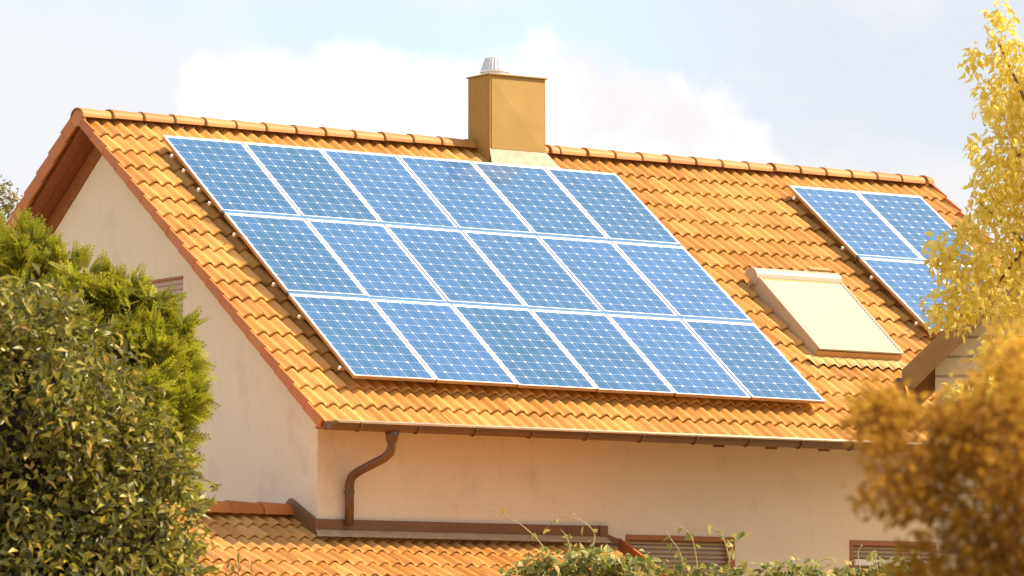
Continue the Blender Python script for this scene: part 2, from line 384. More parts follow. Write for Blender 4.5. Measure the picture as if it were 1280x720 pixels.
# deck under the tiles, its underside the boarded soffit
dk = MB()
for tf in (RP, RR):
    for (h0, h1) in ((-.085, -.155),):
        vt0, vt1 = ((CR-h0)*SA-RY)/CA, ((CR-h1)*SA-RY)/CA
        A = [tf(XL+.05, vt0, h0), tf(XR-.05, vt0, h0), tf(XR-.05, 5.52, h0), tf(XL+.05, 5.52, h0)]
        B = [tf(XL+.05, vt1, h1), tf(XR-.05, vt1, h1), tf(XR-.05, 5.52, h1), tf(XL+.05, 5.52, h1)]
        dk.add(A+B, [(0,1,2,3),(7,6,5,4),(0,4,5,1),(1,5,6,2),(2,6,7,3),(3,7,4,0)])
dk.build('soffit', MT['soffit'], house)
# verge tiles: one lapped flap per course down both rakes of both gables
for tf, lipup in ((RP, .012), (RR, .060)):
    for (xa, xb) in ((XL-.022, XL+.004), (XR-.004, XR+.022)):
        vg = MB(); e = .004*(1 if xa < 0 else -1)
        for k, lip in enumerate(LIPS):
            v0, v1 = max(lip-.375, V_RIDGE-.01), lip; j = random.uniform(-.003, .003)
            P = [tf(xa+j,v0,lipup-.028), tf(xb,v0,lipup-.028), tf(xb,v1,lipup), tf(xa+j,v1,lipup), tf(xa+e,v0,-.122), tf(xb,v0,-.122), tf(xb,v1,-.105), tf(xa-e,v1,-.105)]
            vg.add(P, [(0,1,2,3),(7,6,5,4),(0,4,5,1),(1,5,6,2),(2,6,7,3),(3,7,4,0)])
        bevel(vg.build('verge_tiles', MT['verge'], roof), .005)
# trim boards where the soffit meets the gable wall, eaves boards
tr = MB()
for tf in (RP, RR):
    P = [tf(WX0-.03, V_RIDGE+.12, -.157), tf(WX0-.03, 4.9, -.157), tf(WX0-.03, 4.9, -.325), tf(WX0-.03, V_RIDGE+.22, -.325)]
    tr.prism(P, (.045, 0, 0))
bevel(tr.build('gable_trim', MT['wood'], house), .006)
fb = MB(); fb.box((XL+.03, -4.47, -3.475), (XR-.03, -4.43, -3.38)); fb.box((WX0-.03, -4.43, -3.425), (XR-.03, WY0, -3.40))
bevel(fb.build('eaves_board', MT['wood'], house), .004)
# ridge tiles
def ridge_tile(x, L, name='ridge_tile', z=.312, y=RY, w=.130, hgt=.106, parent=None, mat='ridge'):
    mb = MB(); n = 12; V = []; F = []
    prof = [(0, 1.07), (.02, 1.07), (.06, 1.045), (L, .93), (L+.04, .90)]
    jz = random.uniform(-.006, .006); jy = random.uniform(-.006, .006)
    for (dx, s) in prof:
        for k in range(n+1):
            a = math.pi*k/n
            V.append((x+dx, y+jy+math.cos(a)*w*s, z+jz-hgt*1.04+math.sin(a)**.8*hgt*s))
    m = n+1
    for i in range(len(prof)-1):
        for k in range(n): F.append((i*m+k, (i+1)*m+k, (i+1)*m+k+1, i*m+k+1))
    b = len(V)
    for k in range(n+1):       # thickness seen at the open left end
        a = math.pi*k/n; V.append((x+.001, y+jy+math.cos(a)*w*.94, z+jz-hgt*1.04+math.sin(a)**.8*hgt*.93))
    for k in range(n): F.append((k, k+1, b+k+1, b+k))
    mb.add(V, F, random.random())
    return mb.build(name, MT[mat], parent or roof, smooth=True)
x = XL - .03
while x < 4.46:
    L = min(.395, 4.49-x); ridge_tile(x, L); x += .395
for L, xx in ((.20, 5.30), (.13, 5.52)): ridge_tile(xx, L)
x = 5.66
while x < 11.2:
    L = .395 if abs(x-7.63) > .2 else .395
    ridge_tile(x, min(.395, 11.27-x)); x += .395
# round stop at the ridge's gable end
st = MB(); n = 16; c = (XL-.026, RY, .319-.150)
V = [(c[0], c[1]+math.cos(2*math.pi*k/n)*.118, c[2]+.02+math.sin(2*math.pi*k/n)*(.10 if k < n/2 else .085)) for k in range(n)]
st.prism(V, (.06, 0, 0)); bevel(st.build('ridge_end_cap', MT['verge'], roof), .008)

# gutter, brackets, downpipe
gu = MB(); n = 10; Vv = []; F = []; GY, GZc, GR = -4.56, -3.40, .078
for xx in (XL+.02, XR-.04):
    for k in range(n+1):
        a = math.pi*k/n; Vv.append((xx, GY-math.cos(a)*GR, GZc-math.sin(a)*GR))
    for k in range(n, -1, -1):
        a = math.pi*k/n; Vv.append((xx, GY-math.cos(a)*(GR-.006), GZc-math.sin(a)*(GR-.006)))
m = 2*(n+1)
F = [(k, (k+1) % m, m+(k+1) % m, m+k) for k in range(m)]
gu.add(Vv, F)
for xx in (XL+.018, XR-.038):
    gu.prism([(xx, GY-math.cos(math.pi*k/n)*GR, GZc-math.sin(math.pi*k/n)*GR) for k in range(n+1)], (.004, 0, 0))
gut = gu.build('gutter', MT['gutter'], house, smooth=False)
rm = MB(); rm.tube([(XL+.09, GY-GR-.001, GZc+.006), (XR-.05, GY-GR-.001, GZc+.006)],   .0145, 8); rm.build('gutter_rim', MT['gutter_rim'], gut, smooth=True)
for xx in np.arange(-.35, 11, .70):
    b = MB()
    pts = [(xx, GY-math.cos(math.pi*k/n)*(GR+.008), GZc-math.sin(math.pi*k/n)*(GR+.008)) for k in range(n+1)]
    b.tube(pts, .011, 6); b.build('gutter_bracket', MT['gutter'], gut, smooth=True)
dp = MB()
px_, pyw = -.03, -3.925
path = [(.09, -4.53, -3.46), (.085, -4.53, -3.56), (.085, -4.53, -3.63), (.083, -4.50, -3.685), (.06, -4.42, -3.74), (0.02, -4.24, -3.80), (-.015, -4.06, -3.86), (-.032, -3.96, -3.91), (-.035, -3.925, -3.975), (-.035, -3.92, -4.10), (-.035, -3.92, -4.40)]
dp.tube(path, .047, 14); 
dp.tube([(.09,-4.53,-3.47), (.087,-4.53,-3.52), (.085,-4.53,-3.585)], [.075, .066, .052], 14)
dpo = dp.build('downpipe', MT['gutter'], house, smooth=True)
cl = MB(); cl.tube([(-.035,-3.92,-4.055), (-.035,-3.92,-4.085)], .054, 14); cl.box((-.055,-3.90,-4.08), (-.015,WY0+.005,-4.06)); cl.box((-.10,-3.93,-4.075),(-.08,-3.91,-4.06)); cl.build('pipe_clip', MT['gutter'], dpo)
# soffit vents: four dark slots high on the wall
for xx in (4.62, 5.33, 6.06, 6.79):
    v = MB(); v.box((xx+.03, WY0-.012, -3.458), (xx+.18, WY0+.01, -3.434)); v.build('wall_vent', MT['flash'], house)

# front windows with closed roller shutters
def window(x0, x1, z0, z1, y):
    fr = MB(); t = .055
    for lo, hi in (((x0, y, z1-t), (x1, y+.10, z1)), ((x0, y, z0), (x1, y+.10, z0+t)), ((x0, y, z0+t), (x0+t*.7, y+.10, z1-t)), ((x1-t*1.5, y, z0+t), (x1, y+.10, z1-t))): fr.box(lo, hi)
    w = bevel(fr.build('window', MT['win_frame'], house), .005)
    sh = MB(); x0s, x1s = x0+t*.7, x1-t*1.5; z = z1 - t; p = .048
    while z - p > z0 + t:
        sh.add([(x0s,y+.060,z),(x1s,y+.060,z),(x1s,y+.050,z-p*.5),(x0s,y+.050,z-p*.5),(x1s,y+.060,z-p*.86),(x0s,y+.060,z-p*.86),(x1s,y+.072,z-p),(x0s,y+.072,z-p)], [(3,2,1,0),(5,4,2,3),(7,6,4,5)]); z -= p
    sh.build('roller_shutter', MT['win_shutter'], w); return w
w1 = window(3.489, 4.935, -6.35, -4.425, WY0-.012)
w2 = window(6.517, 7.96, -6.35, -4.425, WY0-.012)
sl = MB(); sl.box((6.56, WY0-.05, -4.70), (7.93, WY0-.014, -4.635)); bevel(sl.build('shutter_bottom_bar', MT['white'], w2), .006)
fr = MB(); t = .05
for lo, hi in (((WX0-.012, GW[0], GW[3]-.025), (WX0+.08, GW[1], GW[3])), ((WX0-.012, GW[0], GW[2]), (WX0+.08, GW[1], GW[2]+t)), ((WX0-.012, GW[1]-t, GW[2]+t), (WX0+.08, GW[1], GW[3]-.025))): fr.box(lo, hi)
gwin = bevel(fr.build('gable_window', MT['win_frame'], house), .004)
sh = MB(); z = GW[3]-.025
while z > GW[2]+t:
    sh.add([(WX0+.02,GW[0],z),(WX0+.02,GW[1]-t,z),(WX0+.006,GW[1]-t,z-.05),(WX0+.006,GW[0],z-.05),(WX0+.03,GW[1]-t,z-.058),(WX0+.03,GW[0],z-.058)], [(0,1,2,3),(3,2,4,5)]); z -= .058
sh.build('gable_shutter', plain('pale_gable_shutter', (.52,.36,.26), .5), gwin)

# chimney
CX0, CX1, CY0, CY1, CZ = 4.50, 5.285, .25, .70, 1.043
ch = MB(); ch.box((CX0, CY0+.004, -.6), (CX1, CY1, CZ-.012)); chim = bevel(ch.build('chimney', MT['chimney'], house), .004)
pn = MB(); xa, xb, za, zb = CX0+.028, CX1-.022, .175, CZ-.055
cx, cz = (xa+xb)/2, (za+zb)/2; yy = CY0-.003
pn.add([(xa,yy,za),(xb,yy,za),(xb,yy,zb),(xa,yy,zb),(cx,yy-.014,cz),(xa,CY0+.006,za),(xb,CY0+.006,za),(xb,CY0+.006,zb),(xa,CY0+.006,zb)], [(0,1,4),(1,2,4),(2,3,4),(3,0,4),(0,5,6,1),(1,6,7,2),(2,7,8,3),(3,8,5,0)])
pn.build('cladding_panel', MT['chimney_panel'], chim)
sp = MB(); sp.add([(CX0-.003,CY0+.03,.16),(CX0-.003,CY1-.03,.16),(CX0-.003,CY1-.03,CZ-.05),(CX0-.003,CY0+.03,CZ-.05),(CX0-.012,(CY0+CY1)/2,.6)], [(1,0,4),(2,1,4),(3,2,4),(0,3,4)]); sp.build('cladding_panel', MT['chimney'], chim)
cp = MB(); cp.box((CX0-.020, CY0-.02, CZ-.010), (CX1+.020, CY1+.02, CZ+.006)); bevel(cp.build('chimney_cap', MT['chimney'], chim), .003)
fl = MB(); fc = (4.70, .44, CZ+.006)
fl.lathe(fc, [(.165,0),(.165,.018),(.150,.022),(.150,.034),(.176,.036),(.176,.056),(.160,.058),(.112,.205),(.092,.215)], 24); flo = fl.build('flue_cowl', MT['steel'], chim)
rb = MB()
for k in range(24):
    a = 2*math.pi*k/24; rb.tube([(fc[0]+.160*math.cos(a), fc[1]+.160*math.sin(a), fc[2]+.06), (fc[0]+.112*math.cos(a), fc[1]+.112*math.sin(a), fc[2]+.203)], .006, 5)
rb.build('cowl_ribs', MT['steel'], flo)
ap = MB()
a0 = [(CX0-.02, CY0-.001, .215), (CX1+.02, CY0-.001, .215)]
b0 = [RP(CX0-.10, -.26, .006), RP(CX1+.20, -.26, .006)]
c0 = [RP(CX0-.10, .16, .010), RP(CX1+.24, .16, .010)]
vq = lambda y: (CR*SA - y)/CA
ap.add([(CX0-.006, CY0-.012, .165), (CX1+.012, CY0-.012, .165), RP(CX1+.17, vq(.09), .014), RP(CX0-.07, vq(.09), .014), RP(CX1+.20, vq(.02), .010), RP(CX0-.09, vq(.02), .010), (CX0-.006, CY0+.01, .175), (CX1+.012, CY0+.01, .175)], [(0,3,2,1),(3,5,4,2),(6,0,1,7)])
ap.add([(CX1+.005, CY0+.02, .20), (CX1+.005, CY1, .30), RP(CX1+.10, V_RIDGE+.02, .02), RP(CX1+.14, .10, .016), RP(CX1+.03,-.32,.014)], [(0,4,3,2,1)])
ap.build('apron_flashing', plain('grey_lead', (.42,.36,.27), .65, .2, 9, bump=.3, spec=.2), chim)

# roof window with its closed roller shutter
SU0, SU1 = 6.695, 7.905; c1, s1 = math.cos(.009), math.sin(.009)
def SK(u, v, h): return RP(u, v + .006*(u-SU0), h)
def hs(v): return .165 - (v-2.3)/1.5*.075
sk = MB()
def slab(mb, u0, u1, v0, v1, hb, ht0, ht1):
    P = [SK(u0,v0,hb), SK(u1,v0,hb), SK(u1,v1,hb), SK(u0,v1,hb), SK(u0,v0,ht0), SK(u1,v0,ht0), SK(u1,v1,ht1), SK(u0,v1,ht1)]
    mb.add(P, [(0,1,2,3),(7,6,5,4),(0,4,5,1),(1,5,6,2),(2,6,7,3),(3,7,4,0)])
slab(sk, SU0+.002, SU1-.002, 2.30, 3.83, -.06, hs(2.30)-.012, hs(3.83)-.035)
sky_l = bevel(sk.build('roof_window', MT['shutter_side'], house), .006)
rl = MB()
for u0 in (SU0, SU1-.035): slab(rl, u0, u0+.035, 2.42, 3.80, hs(3)-.16, hs(2.42)+.004, hs(3.80)+.004)
slab(rl, SU0, SU1, 3.80, 3.835, hs(3.8)-.02, hs(3.80)+.004, hs(3.835)+.002)
bevel(rl.build('shutter_rail', MT['shutter_box'], sky_l), .004)
sc = MB(); v = 2.44
while v < 3.79:
    P = [SK(SU0+.035,v,hs(v)-.009), SK(SU1-.035,v,hs(v)-.009), SK(SU1-.035,v+.022,hs(v)+.001), SK(SU0+.035,v+.022,hs(v)+.001), SK(SU1-.035,v+.045,hs(v+.045)-.009), SK(SU0+.035,v+.045,hs(v+.045)-.009)]
    sc.add(P, [(0,3,2,1),(3,5,4,2)]); v += .045
sc.build('roller_shutter', MT['shutter'] if False else plain('beige_roof_shutter_slats', (.285,.255,.205), .5, .06, 3), sky_l)
bx = MB(); nb = 9; prof = []
for k in range(nb+1):
    a = math.pi*k/nb; prof.append((2.30-math.cos(a)*.13, .055+math.sin(a)**.9*.145))
poly0 = [SK(SU0-.012, v, h) for v, h in prof]; poly1 = [SK(SU1+.012, v, h) for v, h in prof]; m = len(prof)
bx.add(poly0+poly1, [tuple(range(m)), tuple(range(2*m-1, m-1, -1))] + [(k, m+k, m+k+1, k+1) for k in range(m-1)] + [(0, m-1, 2*m-1, m)])
bevel(bx.build('shutter_box', MT['shutter_box'], sky_l), .004)
bk = MB(); slab(bk, SU0-.07, SU0-.012, 2.36, 2.385, .02, .05, .05); bk.build('rail_bracket', MT['shutter_box'], sky_l)
tp = MB(); slab(tp, SU1-.36, SU1-.06, 2.15, 2.21, .17, .196, .200); bevel(tp.build('solar_strip', MT['shutter_side'], sky_l), .003)
ff = MB()
wv = [SU0-.16 + .0385*k for k in range(37)]
for k in range(len(wv)-1):
    hh = lambda u: .006 + .048*((0.5+0.5*math.cos(2*math.pi*(u-XL)/.154))**.8-1)
    ff.add([SK(wv[k],3.82,-.012), SK(wv[k+1],3.82,-.012), SK(wv[k+1],4.01,hh(wv[k+1])), SK(wv[k],4.01,hh(wv[k]))], [(0,3,2,1)])
ff.build('apron_flashing', plain('tan_apron', (.56,.36,.14), .6, .1, 6), sky_l)

# ------------------------------------------------------------------ annex in front
AP = math.atan(.466); ACA, ASA = math.cos(AP), math.sin(AP)
ARY = -3.35; ARZ = -4.245
def AF(u, v, h=0):  return (u, ARY - v*ACA - h*ASA, ARZ - v*ASA + h*ACA)
def AB(u, v, h=0):  x, y, z = AF(u, v, h); return (x, 2*ARY - y, z)
AX0, AX1 = -5.2, 3.36
annex = empty('annex_building', (-.9, -5, -GZ), 'low white annex with orange tile roof leaning against the house front', 'annex')
aw = MB()
AEV = 4.4                                     # slope length to the eaves
ye = AF(0, AEV-.35)[1]; zt = AF(0, AEV-.35, -.12)[2]
aw.box((AX0+.3, ye, -GZ), (AX1-.25, WY0-.004, zt)); aw.box((AX0+.3, WY0-.004, -GZ), (WX0-.004, 2*ARY-ye, zt))
for xa_ in (AX0+.3,):
    aw.prism([(xa_, ye, zt), (xa_, ARY, ARZ-.14), (xa_, 2*ARY-ye, zt)], (.15, 0, 0))
aw.prism([(AX1-.25, ye, zt+.002), (AX1-.25, WY0-.004, AF(0,(ARY-WY0)/ACA,-.14)[2]), (AX1-.25, WY0-.004, zt+.002)], (-.15, 0, 0))
aw.build('wall', MT['wall'], annex)
ALIPS = [AEV - .315*k for k in range(14)]
vwall = (ARY-WY0)/ACA
fld = MB()
tile_field(AF, AX0, 16, .300, ALIPS, .315, .048, .034, skip=None, mb=fld)
tile_field(AF, AX0+16*.300, 12, .300, [l for l in ALIPS if l-.315 > vwall-.28], .315, .048, .034, mb=fld)
tile_field(AB, AX0, 16, .300, ALIPS, .315, .048, .034, nw=3, mb=fld)
# cut what would stand inside the house
keepF = []; keepT = []
Va = fld.v
for f, t_ in zip(fld.f, fld.t):
    cx = sum(Va[i][0] for i in f)/len(f); cy = sum(Va[i][1] for i in f)/len(f)
    if cx > WX0-.01 and cy > WY0-.02: continue
    keepF.append(f); keepT.append(t_)
fld.f, fld.t = keepF, keepT
aroof = fld.build('roof', MT['annex_tile'], annex, smooth=True)
ad = MB()
for tf, xe in ((AF, AX1-.05), (AB, WX0-.01)):
    for va, vb, xx in ((.02, vwall+.02, WX0-.01), (vwall+.02, AEV-.06, xe)) if tf is AF else ((.02, AEV-.06, xe),):
        A = [tf(AX0+.04, va, -.075), tf(xx, va, -.075), tf(xx, vb, -.075), tf(AX0+.04, vb, -.075)]; B = [tf(AX0+.04, va, -.15), tf(xx, va, -.15), tf(xx, vb, -.15), tf(AX0+.04, vb, -.15)]
        ad.add(A+B, [(0,1,2,3),(7,6,5,4),(0,4,5,1),(1,5,6,2),(2,6,7,3),(3,7,4,0)])
ad.build('roof_deck', MT['wood'], annex)
x = WX0 - .40
k = 0
while x > AX0:
    ridge_tile(x, .37, z=ARZ+.085, y=ARY, w=.125, hgt=.125, parent=aroof, mat='verge'); x -= .385
fs = MB()
# stepped sheet on the gable wall, then the long upstand across the front wall, then its sloped stop end
def up(mb, P, d): mb.prism(P, d)
up(fs, [(WX0-.004, ARY+.06, ARZ+.07), (WX0-.004, ARY-.02, ARZ+.125), (WX0-.004, WY0, ARZ-.095), (WX0-.004, WY0-.05, ARZ-.10), (WX0-.004, WY0-.05, AF(0,vwall+.07,-.02)[2]), (WX0-.004, ARY-.02, ARZ-.03), (WX0-.004, ARY+.06, ARZ-.05)], (-.05, 0, 0))
fz = -4.345
up(fs, [(WX0-.052, WY0-.006, fz), (3.12, WY0-.006, fz), (3.12, WY0-.006, -4.49), (WX0-.052, WY0-.006, -4.49)], (0, -.035, 0))
up(fs, [(3.12, WY0-.006, fz+.006), (3.225, WY0-.006, fz+.006), (3.225, WY0-.006, -4.43), (3.42, WY0-.006, -4.50), (3.42, WY0-.006, -4.56), (3.12, WY0-.006, -4.50)], (0, -.045, 0))
up(fs, [(2.70, WY0-.043, fz-.002), (3.10, WY0-.043, fz+.006), (3.10, WY0-.043, -4.47), (2.70, WY0-.043, -4.47)], (0, -.006, 0))
bevel(fs.build('wall_flashing', MT['flash'], annex), .004)
sf = MB()
sf.add([(WX0-.05, WY0-.042, -4.455), (3.2, WY0-.042, -4.455), AF(3.2, vwall+.17, .022), AF(WX0-.09, vwall+.17, .022)], [(0,3,2,1)]); sf.build('lead_apron', MT['lead'], annex)
vt = MB(); vt.prism([AF(AX1+.03, vwall-.0, .012), AF(AX1+.03, AEV, .012), AF(AX1+.03, AEV, -.13), AF(AX1+.03, vwall-.0, -.13)], (.03, 0, 0)); bevel(vt.build('verge_tiles', MT['verge'], aroof), .005)
ag = MB(); yg = AF(0, AEV+.05)[1]; zg = AF(0, AEV, -.06)[2]; ag.tube([(AX0+.05, yg-.04, zg-.03), (AX1, yg-.04, zg-.03)], .065, 10); ag.build('gutter', MT['gutter'], annex, smooth=True)

# ------------------------------------------------------------------ solar panels
PWd, PHt = 0.990, 1.604; DX, DY = 1.012, 1.670
def frame_mesh():
    mb = MB(); b = .010; t = .010
    for lo, hi in (((0,-b,-t),(PWd,0,0)), ((0,-PHt,-t),(PWd,-PHt+b,0)), ((0,-PHt+b,-t),(b,-b,0)), ((PWd-b,-PHt+b,-t),(PWd,-b,0))): mb.box(lo, hi)
    return mb
def panel_proto():
    root = bpy.data.objects.new('solar_panel', None); COL.objects.link(root); ORG[root.name] = Vector((0,0,0)); root.empty_display_size = .2
    f = bevel(frame_mesh().build('frame', MT['alu'], root), .002)
    sk = MB(); bb = .0105
    for lo, hi in (((.001,-bb,-.042),(PWd-.001,-.001,-.010)), ((.001,-PHt+.001,-.042),(PWd-.001,-PHt+bb,-.010)), ((.001,-PHt+bb,-.042),(bb,-bb,-.010)), ((PWd-bb,-PHt+bb,-.042),(PWd-.001,-bb,-.010))): sk.box(lo, hi)
    sk.build('frame_skirt', MT['alu_side'], root)
    g = MB(); b = .010
    g.add([(b,-PHt+b,-.004),(PWd-b,-PHt+b,-.004),(PWd-b,-b,-.004),(b,-b,-.004)], [(0,1,2,3)]); g.build('cell_sheet', MT['cells'], root)
    k = MB(); k.add([(b,-PHt+b,-.036),(PWd-b,-PHt+b,-.036),(PWd-b,-b,-.036),(b,-b,-.036)], [(3,2,1,0)]); k.build('back_sheet', MT['white'], root)
    return root
proto = panel_proto(); first = [True]
def copy_tree(o):
    c = o.copy(); COL.objects.link(c)
    for chd in [q for q in bpy.data.objects if q.parent == o]:
        d = chd.copy(); COL.objects.link(d); d.parent = c; d.matrix_parent_inverse.identity()
    return c
def plane_matrix(u, v, rho, h=0.0):
    c, s = math.cos(rho), math.sin(rho)
    eu = Vector((1,0,0)); ed = Vector((0,-CA,-SA)); nn = Vector((0,-SA,CA))
    ax = eu*c + ed*s; ay = -(ed*c - eu*s)
    p = eu*u + ed*v + nn*h; p.z += GZ
    return Matrix(((ax.x,ay.x,nn.x,p.x),(ax.y,ay.y,nn.y,p.y),(ax.z,ay.z,nn.z,p.z),(0,0,0,1)))
def place_panel(u0, v0, rho, i, j, label, group):
    o = proto if first[0] else copy_tree(proto); first[0] = False
    c, s = math.cos(rho), math.sin(rho); a, b = i*DX + .011, j*DY + .006
    o.matrix_world = plane_matrix(u0 + a*c - b*s, v0 + a*s + b*c, rho) @ Matrix.Rotation(R(random.uniform(-.22,.22)), 4, 'X') @ Matrix.Rotation(R(random.uniform(-.16,.16)), 4, 'Y')
    tag(o, label, 'solar panel', group)
rown = ['top row', 'middle row', 'bottom row']; coln = ['first', 'second', 'third', 'fourth', 'fifth', 'last']
RHO1, RHO2 = .012068, .008754
for j in range(3):
    for i in range(6):
        place_panel(0, 0, RHO1, i, j, 'blue solar panel, %s from the left in the %s of the large array' % (coln[i], rown[j]), 'solar panels of the large array on the roof')
U2, V2 = 8.63272, .03787
lab2 = {(0,0): 'upper left blue solar panel of the small array beside the roof window', (1,0): 'upper right solar panel of the small array, nearest the golden tree top',
        (0,1): 'lower left solar panel of the small array, right of the beige roof window', (1,1): 'lower right solar panel of the small array, mostly behind golden leaves'}
for (i, j), l in lab2.items(): place_panel(U2, V2, RHO2, i, j, l, 'solar panels of the small array on the roof')
def strip(u0, v0, rho, n, label, vv, cat='cover strip'):
    o = MB(); o.box((.012, -.033, -.022), (n*DX-.012, .033, -.005)); 
    ob = o.build('cover_strip', MT['strip']); 
    ob.data.transform(Matrix.Translation((0,0,-GZ)))
    c, s = math.cos(rho), math.sin(rho); ob.matrix_world = plane_matrix(u0 - vv*s, v0 + vv*c, rho); tag(ob, label, cat)
strip(0, 0, RHO1, 6, 'long blue grey strip between the top and middle panel rows of the large array', DY - .027)
strip(0, 0, RHO1, 6, 'long blue grey strip between the middle and bottom panel rows of the large array', 2*DY - .027)
strip(U2, V2, RHO2, 2, 'short blue grey strip between the two rows of the small array', DY - .027)
def colstrip(u0, v0, rho, i, nr, label, group):
    o = MB(); o.box((-.0112, -nr*DY+.07, -.026), (.0112, -.010, -.008)); ob = o.build('cover_strip', MT['strip'])
    ob.data.transform(Matrix.Translation((0,0,-GZ))); a = i*DX
    c, s = math.cos(rho), math.sin(rho); ob.matrix_world = plane_matrix(u0 + a*c, v0 + a*s, rho); tag(ob, label, 'cover strip', group)
for i in range(1, 6): colstrip(0, 0, RHO1, i, 3, 'thin blue grey strip running downslope between the %s and %s columns of the large array' % (coln[i-1], coln[i]), 'downslope strips of the large array')
colstrip(U2, V2, RHO2, 1, 2, 'thin blue grey strip running downslope between the two columns of the small array', None)
def rail(u0, v0, rho, n, vv, label, group):
    o = MB(); o.box((-.012, -.018, -.082), (n*DX+.02, .018, -.044)); ob = o.build('mounting_rail', MT['alu_side'])
    ob.data.transform(Matrix.Translation((0,0,-GZ)))
    c, s = math.cos(rho), math.sin(rho); ob.matrix_world = plane_matrix(u0 - vv*s, v0 + vv*c, rho); tag(ob, label, 'mounting rail', group)
    e = MB(); e.box((-.034, -.016, -.080), (-.012, .016, -.046)); ORG[ob.name] = Vector((0,0,0)); bevel(e.build('end_cap', MT['white'], ob), .003)
    for k in range(n*2):
        pass
ordn = ['first', 'second', 'third', 'fourth', 'fifth', 'sixth', 'seventh', 'lowest']
for q, vv in enumerate((.36, .68, 1.09, 1.38, 2.04, 3.06, 3.71, 4.71)):
    rail(0, 0, RHO1, 6, vv, 'aluminium mounting rail with a white end, %s from the ridge under the large array' % ordn[q], 'mounting rails under the large array')
for q, vv in enumerate((.21, 1.37, 2.04, 3.06)):
    rail(U2, V2, RHO2, 2, vv, 'aluminium mounting rail with a white end, %s from the ridge under the small array' % (ordn[q] if q < 3 else 'lowest'), 'mounting rails under the small array')

# ------------------------------------------------------------------ neighbour's house, right
NO = Vector((3.12, -9.0, -3.01)); NR = Vector((.7660, -.6428, 0)); NF_ = Vector((.6428, .7660, 0))
def NP(x, y, z): q = NO + NR*x + NF_*y; return (q.x, q.y, q.z + z)     # the neighbour's own axes: along its gable, back along its ridge, up
nb = empty('neighbour_house', NP(3.6, 2.0, -GZ-NO.z), 'beige board sided neighbouring house with a brown gable edge behind the golden tree', 'house')
SL = .965; W_ = 3.6; AH = W_*SL
an = MB(); zb = -GZ - NO.z
an.prism([NP(.30,.22,zb), NP(2*W_-.30,.22,zb), NP(2*W_-.30,.22,.12), NP(W_,.22,AH-.16), NP(.30,.22,.12)], tuple(NF_*4))
an.build('wall', MT['siding'], nb)
rf = MB()
for sgn in (1, -1):
    e = 0 if sgn == 1 else 2*W_; hyp = math.hypot(1, SL); Lr = W_*hyp
    def NS(u, v, h, e=e, sgn=sgn):
        t = (Lr-v)/hyp; return NP(e + sgn*(t - SL/hyp*h), u, t*SL + h/hyp)
    tile_field(NS, .0, 14, .308, [Lr - .34*k for k in range(int(Lr/.34)+1)], .34, .045, .03, nw=3, mb=rf)
rf.build('roof', MT['tile'], nb, smooth=True)
bg = MB()
for sgn in (1, -1):
    e0 = 0 if sgn == 1 else 2*W_
    bg.prism([NP(e0-sgn*.02,-.03,.02), NP(W_,-.03,AH+.02), NP(W_,-.03,AH-.27), NP(e0+sgn*.10,-.03,-.16), NP(e0-sgn*.02,-.03,-.12)], tuple(NF_*.05))
    bg.prism([NP(e0+sgn*.03,.025,-.045), NP(W_,.025,AH-.075), NP(W_,.025,AH-.16), NP(e0+sgn*.03,.025,-.13)], tuple(NF_*4.2))
bevel(bg.build('barge_board', plain('golden_brown_board', (.30, .15, .05), .6, .15, 8), nb), .006)
ng = MB(); ng.tube([NP(-.045,-.06,-.10), NP(-.045,4.2,-.10)], .045, 12); ng.build('gutter', MT['gutter'], nb, smooth=True)

# ------------------------------------------------------------------ vegetation
def leaf_mesh(P, D, Nn, L, Wd, fold=.25, shape='leaf'):
    """P base points, D leaf directions, Nn approximate normals, L lengths, Wd widths -> verts, faces"""
    D = D/np.linalg.norm(D, axis=1, keepdims=True); S = np.cross(D, Nn); S /= np.linalg.norm(S, axis=1, keepdims=True)+1e-9; U = np.cross(S, D)
    n = len(P); L = L[:, None]; Wd = Wd[:, None]
    if shape == 'leaf':
        pts = [P, P+D*L*.42+S*Wd*.5+U*Wd*fold, P+D*L*.5-U*L*.03, P+D*L*.42-S*Wd*.5+U*Wd*fold, P+D*L-U*L*.12]
        fa = [(0,2,1),(0,3,2),(1,2,4),(2,3,4)]
    elif shape == 'heart':
        pts = [P, P-D*L*.12+S*Wd*.30+U*Wd*.06, P+D*L*.22+S*Wd*.52+U*Wd*.10, P+D*L*.65+S*Wd*.30+U*Wd*.05, P+D*L-U*L*.15, P+D*L*.65-S*Wd*.30+U*Wd*.05, P+D*L*.22-S*Wd*.52+U*Wd*.10, P-D*L*.12-S*Wd*.30+U*Wd*.06]
        fa = [(0,2,1),(0,3,2),(0,4,3),(0,5,4),(0,6,5),(0,7,6)]
    else:
        pts = [P, P+D*L*.5+S*Wd*.5, P+D*L, P+D*L*.5-S*Wd*.5]; fa = [(0,2,1),(0,3,2)]
    m = len(pts); V = np.stack(pts, 1).reshape(-1, 3); base = (np.arange(n)*m)[:, None, None]
    F = (base + np.array(fa)[None]).reshape(-1, 3); return V, F, len(fa)
